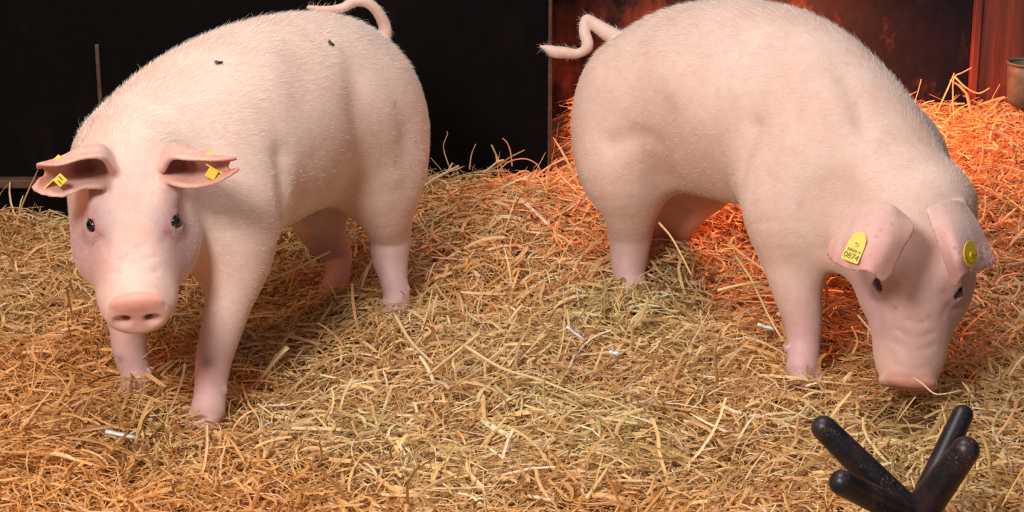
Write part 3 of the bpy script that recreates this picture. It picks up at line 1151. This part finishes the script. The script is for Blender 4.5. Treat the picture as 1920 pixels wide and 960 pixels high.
# ------------------------------------------------------------------ flies
for (px, py, rot, lab) in ((411, 119, .1, 'small black fly on the shoulder side of the left pig\'s back'),
                           (620, 83, -.9, 'small black fly on the left pig\'s rump nearest its tail')):
    h = pl.hit(px, py)
    n = np.array(h[1])
    x0 = unit(np.cross((0, 0, 1), n))
    y0 = np.cross(n, x0)
    x = x0 * math.cos(rot) + y0 * math.sin(rot)
    y = np.cross(n, x)
    c = np.array(h[0]) + n * .0022
    V, F = tube([x * t * .0075 for t in (-1, -.8, -.4, 0, .3, .42, .7, .85)],
                [.0004, .0014, .0024, .0024, .0015, .0020, .0018, .0006], 10)
    fl = link('fly', mesh_np('fly', V, F), M_FLY)
    fl.location = c
    for m in (-1, 1):
        W_ = [n * .0018, -x * .004 + y * m * .0045 + n * .002, -x * .0085 + y * m * .0042 + n * .0016,
              -x * .0090 + y * m * .0015 + n * .0016]
        link('wing', mesh_np('wing', [w for w in W_] + [w + n * .0002 for w in W_],
                             [(0, 1, 2, 3), (7, 6, 5, 4), (0, 4, 5, 1), (1, 5, 6, 2), (2, 6, 7, 3), (3, 7, 4, 0)]), M_WING, fl)
    for m in (-1, 1):
        for t in (-.3, .1, .5):
            V, F = tube([x * t * .006, x * t * .009 + y * m * .004 + n * .0008, x * t * .011 + y * m * .006 - n * .002],
                        [.0003] * 3, 5)
            link('leg', mesh_np('leg', V, F), M_FLY, fl)
    tag(fl, lab, 'fly', 'flies on the left pig')
# ------------------------------------------------------------------ straw bedding
def straw_colors(n, x, y):
    pal = np.array([(.84, .60, .27), (.78, .53, .21), (.88, .68, .36), (.66, .42, .17), (.50, .29, .11),
                    (.92, .80, .56), (.74, .56, .25), (.76, .46, .20)])
    w = np.array((.22, .18, .17, .14, .08, .07, .07, .07))
    c = pal[RNG.choice(len(pal), n, p=w / w.sum())]
    c = c * RNG.uniform(.86, 1.24, (n, 1))
    c = c * np.array((.99, 1.0, 1.06))
    # tint shifts redder towards the front and left, stays yellower in the middle
    r = np.clip((3.10 - y) / .4, 0, 1) * .55 + np.clip((-.30 - x) / .4, 0, 1) * .75 * np.clip((4.1 - y) / .6, 0.3, 1)
    blot = np.sin(5.1 * x + 3.3 * y + 1) * np.sin(6.7 * y - 4.1 * x + .5) + .5 * np.sin(15 * x + 9 * y)
    r = np.clip(r + .28 * blot + .1, 0, 1)[:, None]
    gr = (np.clip(-blot - .25, 0, 1) * .9)[:, None] * (RNG.random((n, 1)) < .7)
    c = c * (1 - gr) + c * np.array((.92, .98, .90)) * gr
    c = c * (1 - r) + c * np.array((.97, .72, .52)) * r
    return np.minimum(c, .95)


SN = pr.W((0, .285, 0))


def straws(name, n, lens, widths, zspread, stick, mat, xr=(-2.3, 2.3), yr=(2.15, 4.9), flat=.18, seed=0):
    x = RNG.uniform(*xr, n)
    y = RNG.uniform(*yr, n)
    # thin out far outside the photographed wedge
    keepm = (np.abs(x) < .34 * y) | (RNG.random(n) < .30)
    if lens[0] > .07:      # the front left is trampled finer
        keepm &= (RNG.random(n) < .35) | (x > -.25 - .5 * (y - 2.9)) | (y > 3.6)
    # none pushed through the partition
    keepm &= ~((x < xe + .06) & (y > PANEL_Y - .05))
    # the snout on the ground pushes the straw aside
    keepm &= ~(np.hypot(x - SN[0], y - SN[1]) < .055 + lens[0] * .25)
    keepm &= ~(np.hypot(x - P(1718, 985, 2.6)[0], y - 2.58) < .04 + lens[0] * .7)
    x, y = x[keepm], y[keepm]
    n = len(x)
    L = np.exp(RNG.normal(math.log(lens[0]), lens[1], n)).clip(lens[2], lens[3])
    w = RNG.uniform(widths[0], widths[1], n) * (1 + .4 * RNG.random(n) ** 3)
    yaw = RNG.uniform(0, 2 * math.pi, n)
    # loose local combing
    lean = .9 * np.sin(3.1 * x + 2.2 * y + seed) + .6 * np.cos(5.3 * y - 2.7 * x)
    loc = RNG.random(n) < .35
    yaw = np.where(loc, lean + RNG.normal(0, .35, n), yaw)
    pit = RNG.normal(0, flat, n)
    st = RNG.random(n) < stick
    pit = np.where(st, RNG.uniform(.35, 1.2, n), pit)
    # slope following by sampling ground at both ends
    K = 5
    t = np.linspace(0, 1, K)
    d = np.stack([np.cos(yaw) * np.cos(pit), np.sin(yaw) * np.cos(pit), np.sin(pit)], 1)
    perp = np.stack([-np.sin(yaw), np.cos(yaw), np.zeros(n)], 1)
    up = np.cross(d, perp)
    up *= np.sign(up[:, 2:3] + 1e-9)
    bend = RNG.normal(0, .11, (n, 1)) * L[:, None]
    sag = -np.abs(RNG.normal(0, .08, (n, 1))) * L[:, None]
    kink = (RNG.random(n) < .35)
    kpos = RNG.uniform(.3, .7, n)
    kdir = RNG.normal(0, .8, (n, 1))
    z0 = ground(x, y) + RNG.uniform(zspread[0], zspread[1], n)
    base = np.stack([x, y, z0], 1)
    C = np.zeros((n, K, 3))
    for i in range(K):
        ti = t[i] - np.where(st, .1, .5)
        q = 4 * (t[i] - .5) ** 2
        C[:, i] = base + d * (ti * L)[:, None] + perp * bend * q + up * sag * q
        over = np.maximum(t[i] - kpos, 0) * kink
        C[:, i] += perp * kdir * (over * L)[:, None] + np.array((0, 0, -.25)) * (over * L * np.where(st, 1, .4))[:, None]
    # lift on top of the surface so nothing dives under or through a slope
    gz = ground(C[:, :, 0], C[:, :, 1])
    C[:, :, 2] += .7 * (gz - ground(x, y)[:, None])
    C[:, :, 1] = np.where((C[:, :, 0] < xe + .02) & (C[:, :, 1] > PANEL_Y - .012), PANEL_Y - .012 - RNG.random((n, 1)) * .02, C[:, :, 1])
    rt = (x > xe)[:, None] & (C[:, :, 1] > PANEL_Y - .02)
    C[:, :, 0] = np.where(rt, np.maximum(C[:, :, 0], xe + .018), C[:, :, 0])
    C[:, :, 1] = np.minimum(C[:, :, 1], WALL_Y - .03 - RNG.random((n, 1)) * .02)
    roll = RNG.normal(0, .6, (n, 1))
    s = perp * np.cos(roll) + up * np.sin(roll)
    u2 = -perp * np.sin(roll) + up * np.cos(roll)
    V = np.zeros((n, K, 3, 3))
    for i in range(K):
        wi = (w * (1 if i < K - 1 else RNG.uniform(.3, 1, n)))[:, None] / 2
        tw = RNG.normal(0, .12, (n, 1)) * (i / K)
        si = s + u2 * tw
        V[:, i, 0] = C[:, i] - si * wi
        V[:, i, 1] = C[:, i] + u2 * wi * .55
        V[:, i, 2] = C[:, i] + si * wi
    V = V.reshape(-1, 3)
    b = (np.arange(n) * K * 3)[:, None]
    q = []
    for i in range(K - 1):
        for j in range(2):
            a = i * 3 + j
            q.append(b + np.array([[a, a + 1, a + 4, a + 3]]))
    F = np.vstack(q)
    me = mesh_np(name, V, F)
    col = straw_colors(n, x, y)
    deep = None
    c4 = np.ones((n, K * 3, 4), np.float32)
    c4[:, :, :3] = col[:, None]
    att = me.color_attributes.new('paint', 'FLOAT_COLOR', 'POINT')
    att.data.foreach_set('color', c4.ravel())
    return link(name, me, mat)


SQ = 1.0
s1 = straws('straw_bedding', int(125000 * SQ), (.055, .50, .018, .17), (.0016, .0056), (-.038, .014), .06, M_STRAW)
tag(s1, 'golden straw bedding spread over the pen floor', 'straw', kind='stuff')
s2 = straws('straw_chaff', int(210000 * SQ), (.022, .50, .008, .06), (.0006, .0024), (-.030, .013), .08, M_STRAW, flat=.40, seed=2)
tag(s2, 'fine short chaff lying between the straws', 'chaff', kind='stuff')
s3 = straws('loose_straw', int(6000 * SQ), (.075, .40, .04, .16), (.0042, .0080), (.000, .018), .14, M_STRAW, flat=.22, seed=5)
tag(s3, 'broad loose straws lying on top of the bedding', 'straw', kind='stuff')


# single stalks that stand out
def stalk(name, pts, w, label, mat=None, color=(.85, .62, .28), group='single straws that stand out', branches=()):
    V, F = [], []
    for br in (pts,) + tuple(branches):
        Q = catmull([P(*q) for q in br], len(br) * 5)
        r = np.linspace(1, .6, len(Q)) * w / 2
        v, f = tube(Q, r, 7)
        o = len(V)
        V += v
        F += [tuple(o + i for i in ff) for ff in f]
    me = mesh_np(name, V, F)
    a = np.ones((len(V), 4), np.float32)
    a[:, :3] = color
    me.color_attributes.new('paint', 'FLOAT_COLOR', 'POINT').data.foreach_set('color', a.ravel())
    o = link(name, me, mat or M_STRAW)
    tag(o, label, 'straw', group)
    return o


stalk('straw_stalk', [(1796, 262, 4.70), (1790, 235, 4.72), (1787, 180, 4.74), (1789, 146, 4.74), (1805, 136, 4.74), (1822, 127, 4.74)],
      .006, 'tall branched stalk standing against the red lit boards at the right',
      branches=([(1791, 145, 4.74), (1812, 165, 4.72), (1835, 175, 4.71), (1856, 165, 4.70)],))
stalk('straw_stalk', [(792, 350, 4.05), (825, 330, 4.08), (860, 311, 4.10)], .009,
      'thick pale cut straw leaning just behind the left pig\'s hind leg', color=(.92, .76, .52))
stalk('straw_stalk', [(842, 312, 4.32), (833, 285, 4.33), (832, 270, 4.33), (839, 252, 4.33), (838, 246, 4.33)], .004,
      'thin curved stalk rising against the black wall, leftmost of those in the gap')
stalk('straw_stalk', [(880, 318, 4.30), (884, 290, 4.31), (892, 270, 4.31)], .004,
      'short straight stalk slanting up against the black wall')
stalk('straw_stalk', [(960, 312, 4.34), (957, 285, 4.34), (951, 268, 4.34), (942, 259, 4.34)], .0042,
      'reddish hooked stalk rising against the black wall', color=(.80, .45, .25))
stalk('straw_stalk', [(935, 320, 4.33), (955, 303, 4.34), (985, 298, 4.34), (1008, 310, 4.34), (1018, 335, 4.33)], .0042,
      'thin stalk bent into a low arch beside the edge of the black wall', color=(.80, .45, .25))
stalk('straw_stalk', [(905, 325, 4.2), (925, 310, 4.21), (931, 303, 4.22), (930, 292, 4.22)], .006,
      'forked pale stalk tip in front of the black wall', color=(.88, .72, .46),
      branches=([(930, 304, 4.22), (940, 301, 4.22), (945, 300, 4.22)],))
stalk('straw_stalk', [(1236, 418, 3.62), (1262, 450, 3.55), (1296, 515, 3.45)], .0055,
      'straight straw sticking up in front of the right pig\'s far hind leg')
stalk('straw_stalk', [(1378, 478, 3.55), (1400, 510, 3.48), (1412, 530, 3.45), (1440, 590, 3.36), (1468, 640, 3.30)], .006,
      'long bent straw leading down to the right pig\'s front foot')
stalk('straw_stalk', [(1345, 545, 3.42), (1385, 535, 3.42), (1428, 528, 3.43)], .007,
      'straw lying level behind the right pig\'s front foot', color=(.86, .66, .3))
stalk('straw_stalk', [(490, 530, 3.5), (550, 505, 3.52), (618, 472, 3.55)], .008,
      'long thick straw lying beneath the left pig\'s belly', color=(.80, .62, .36))
stalk('straw_stalk', [(740, 590, 3.38), (770, 640, 3.28), (812, 682, 3.20)], .008,
      'broad straw slanting down left of the centre of the pen', color=(.88, .68, .36))
stalk('straw_stalk', [(900, 625, 3.25), (850, 665, 3.22), (800, 705, 3.17)], .008,
      'broad dark yellow straw slanting up towards the centre', color=(.82, .60, .28))
stalk('straw_stalk', [(870, 648, 3.22), (940, 690, 3.17), (1010, 712, 3.13), (1095, 745, 3.08)], .007,
      'longest straw crossing the middle of the pen', color=(.86, .66, .34))
stalk('straw_stalk', [(1100, 935, 2.76), (1125, 900, 2.81), (1145, 868, 2.85)], .008,
      'broad yellow straw near the bottom centre', color=(.90, .68, .34))
stalk('straw_stalk', [(1345, 715, 3.10), (1340, 660, 3.10), (1352, 618, 3.11)], .006,
      'brown stalk standing upright between the pigs and the toy', color=(.55, .32, .12))
stalk('straw_stalk', [(1598, 665, 3.2), (1608, 640, 3.2), (1597, 612, 3.2)], .0055,
      'red tinged straw standing left of the right pig\'s snout', color=(.82, .42, .16))
stalk('straw_stalk', [(1712, 708, 3.02), (1730, 720, 3.0), (1752, 738, 2.98), (1775, 738, 2.98), (1802, 732, 2.99)], .0035,
      'thin pale straw curling across the right pig\'s snout', color=(.88, .72, .48))


def strip(px0, py0, px1, py1, Y, w, label):
    a, b = P(px0, py0, Y), P(px1, py1, Y)
    for q in (a, b):
        q[2] = max(q[2], float(ground(q[0], q[1])) + .012)
    d = unit(b - a)
    y = unit(np.cross((0, -1, .7), d))
    z = np.cross(d, y)
    V, F = [], []
    n = 6
    for i in range(n + 1):
        c = a + (b - a) * i / n + z * .0015 * math.sin(i * 1.9)
        V += [c - y * w / 2, c + z * .0012, c + y * w / 2, c - z * .0005]
    for i in range(n):
        for j in range(4):
            k = (j + 1) % 4
            F.append((i * 4 + j, i * 4 + k, i * 4 + 4 + k, i * 4 + 4 + j))
    F += [(3, 2, 1, 0), (n * 4, n * 4 + 1, n * 4 + 2, n * 4 + 3)]
    o = link('straw_strip', mesh_np('straw_strip', V, F), M_FOIL)
    tag(o, label, 'straw', 'shiny split straws')


strip(197, 809, 254, 820, 2.93, .0095, 'shiny silver white split straw lying in front of the left pig')
strip(1062, 612, 1098, 640, 3.22, .006, 'glossy white straw sliver in the centre of the pen')
strip(1142, 660, 1162, 664, 3.16, .009, 'short flat white straw fleck right of centre')
strip(1420, 608, 1452, 618, 3.27, .007, 'glossy white straw sliver left of the right pig\'s front foot')

# ------------------------------------------------------------------ rubber chewing toy
HUB = P(1716, 972, 2.60)
toy = empty('chew_toy', tuple(HUB))


def toy_part(name, pts, rad, label=None):
    V, F = tube(pts, rad, 28)
    o = link(name, mesh_np(name, V, F), M_RUBBER, toy)
    o.matrix_parent_inverse = toy.matrix_basis.inverted()
    return o


def toy_arm(end, r0, r1):
    e = np.asarray(end)
    d = e - HUB
    L = np.linalg.norm(d)
    d = d / L
    a = HUB + d * .015
    ts, rs = [], []
    for i in range(14):
        t = i / 13
        ts.append(a + (e - d * r1 - a) * t)
        rs.append(r0 + (r1 - r0) * t)
    for i in range(1, 9):
        q = math.pi / 2 * i / 8
        ts.append(e - d * r1 + d * r1 * math.sin(q) * .999)
        rs.append(max(r1 * math.cos(q), .0006))
    toy_part('arm', ts, rs)


hs, hr = [], []
for i in range(17):
    q = math.pi * i / 16
    hs.append(HUB + np.array((0, 0, -math.cos(q) * .034)))
    hr.append(max(.036 * math.sin(q), .0006))
toy_part('hub', hs, hr)
toy_arm(P(1528, 786, 2.62), .0235, .0185)
toy_arm(P(1812, 762, 2.72), .0200, .0165)
toy_arm(P(1824, 826, 2.55), .0270, .0205)
toy_arm(P(1564, 898, 2.50), .0220, .0185)
toy_arm((HUB[0] + .03, 2.42, .045), .023, .019)
tag(toy, 'black rubber chew toy with thick rounded arms at the bottom right', 'toy')

# ------------------------------------------------------------------ fittings on the walls
x187 = P(187, 150, PANEL_Y)[0]
ztop, zbot = P(187, 82, PANEL_Y)[2], P(187, 205, PANEL_Y)[2]
o = solid('metal_strip', x187 - .005, x187 + .005, PANEL_Y - .012, PANEL_Y - .0005, zbot - .1, ztop, M_STEEL, bevel=.002)
tag(o, 'narrow worn upright strip on the black wall behind the left pig', 'strip')
zr = P(30, 338, PANEL_Y)[2]
o = solid('wooden_rail', -2.6, P(150, 338, PANEL_Y)[0], PANEL_Y - .035, PANEL_Y - .0005, zr - .012, zr + .010, M_RAIL, bevel=.004)
tag(o, 'low brown wooden rail along the black wall at the far left', 'rail')

# metal drinker at the right edge
dc = P(1925, 158, WALL_Y - .14)
dr = empty('drinker_bowl', (dc[0], WALL_Y - .01, dc[2]))
V, F = [], []
n, prof = 28, [(.030, -.058), (.042, -.050), (.046, -.02), (.047, .02), (.048, .052), (.045, .052), (.044, .02), (.040, -.04), (.001, -.048)]
for (r, z) in prof:
    for j in range(n):
        a = 2 * math.pi * j / n
        V.append((dc[0] + r * math.cos(a), WALL_Y - .13 + r * math.sin(a), dc[2] + z))
for i in range(len(prof) - 1):
    for j in range(n):
        k = (j + 1) % n
        F.append((i * n + j, i * n + k, (i + 1) * n + k, (i + 1) * n + j))
F.append(tuple(range(n))[::-1])
b = link('bowl', mesh_np('bowl', V, F), M_METAL, dr)
rim, fr = tube([(dc[0] + .048 * math.cos(a), WALL_Y - .13 + .048 * math.sin(a), dc[2] + .053) for a in np.linspace(0, 2 * math.pi, 40)],
               [.0042] * 40, 8)
rm = link('rim', mesh_np('rim', rim, fr), M_METAL, dr)
br = solid('bracket', dc[0] - .02, dc[0] + .02, WALL_Y - .09, WALL_Y - .01, dc[2] - .03, dc[2] + .03, M_METAL, dr)
for q in (b, rm, br):
    q.matrix_parent_inverse = dr.matrix_basis.inverted()
tag(dr, 'grey metal drinker bowl fixed to the reddish boards at the right edge', 'drinker')
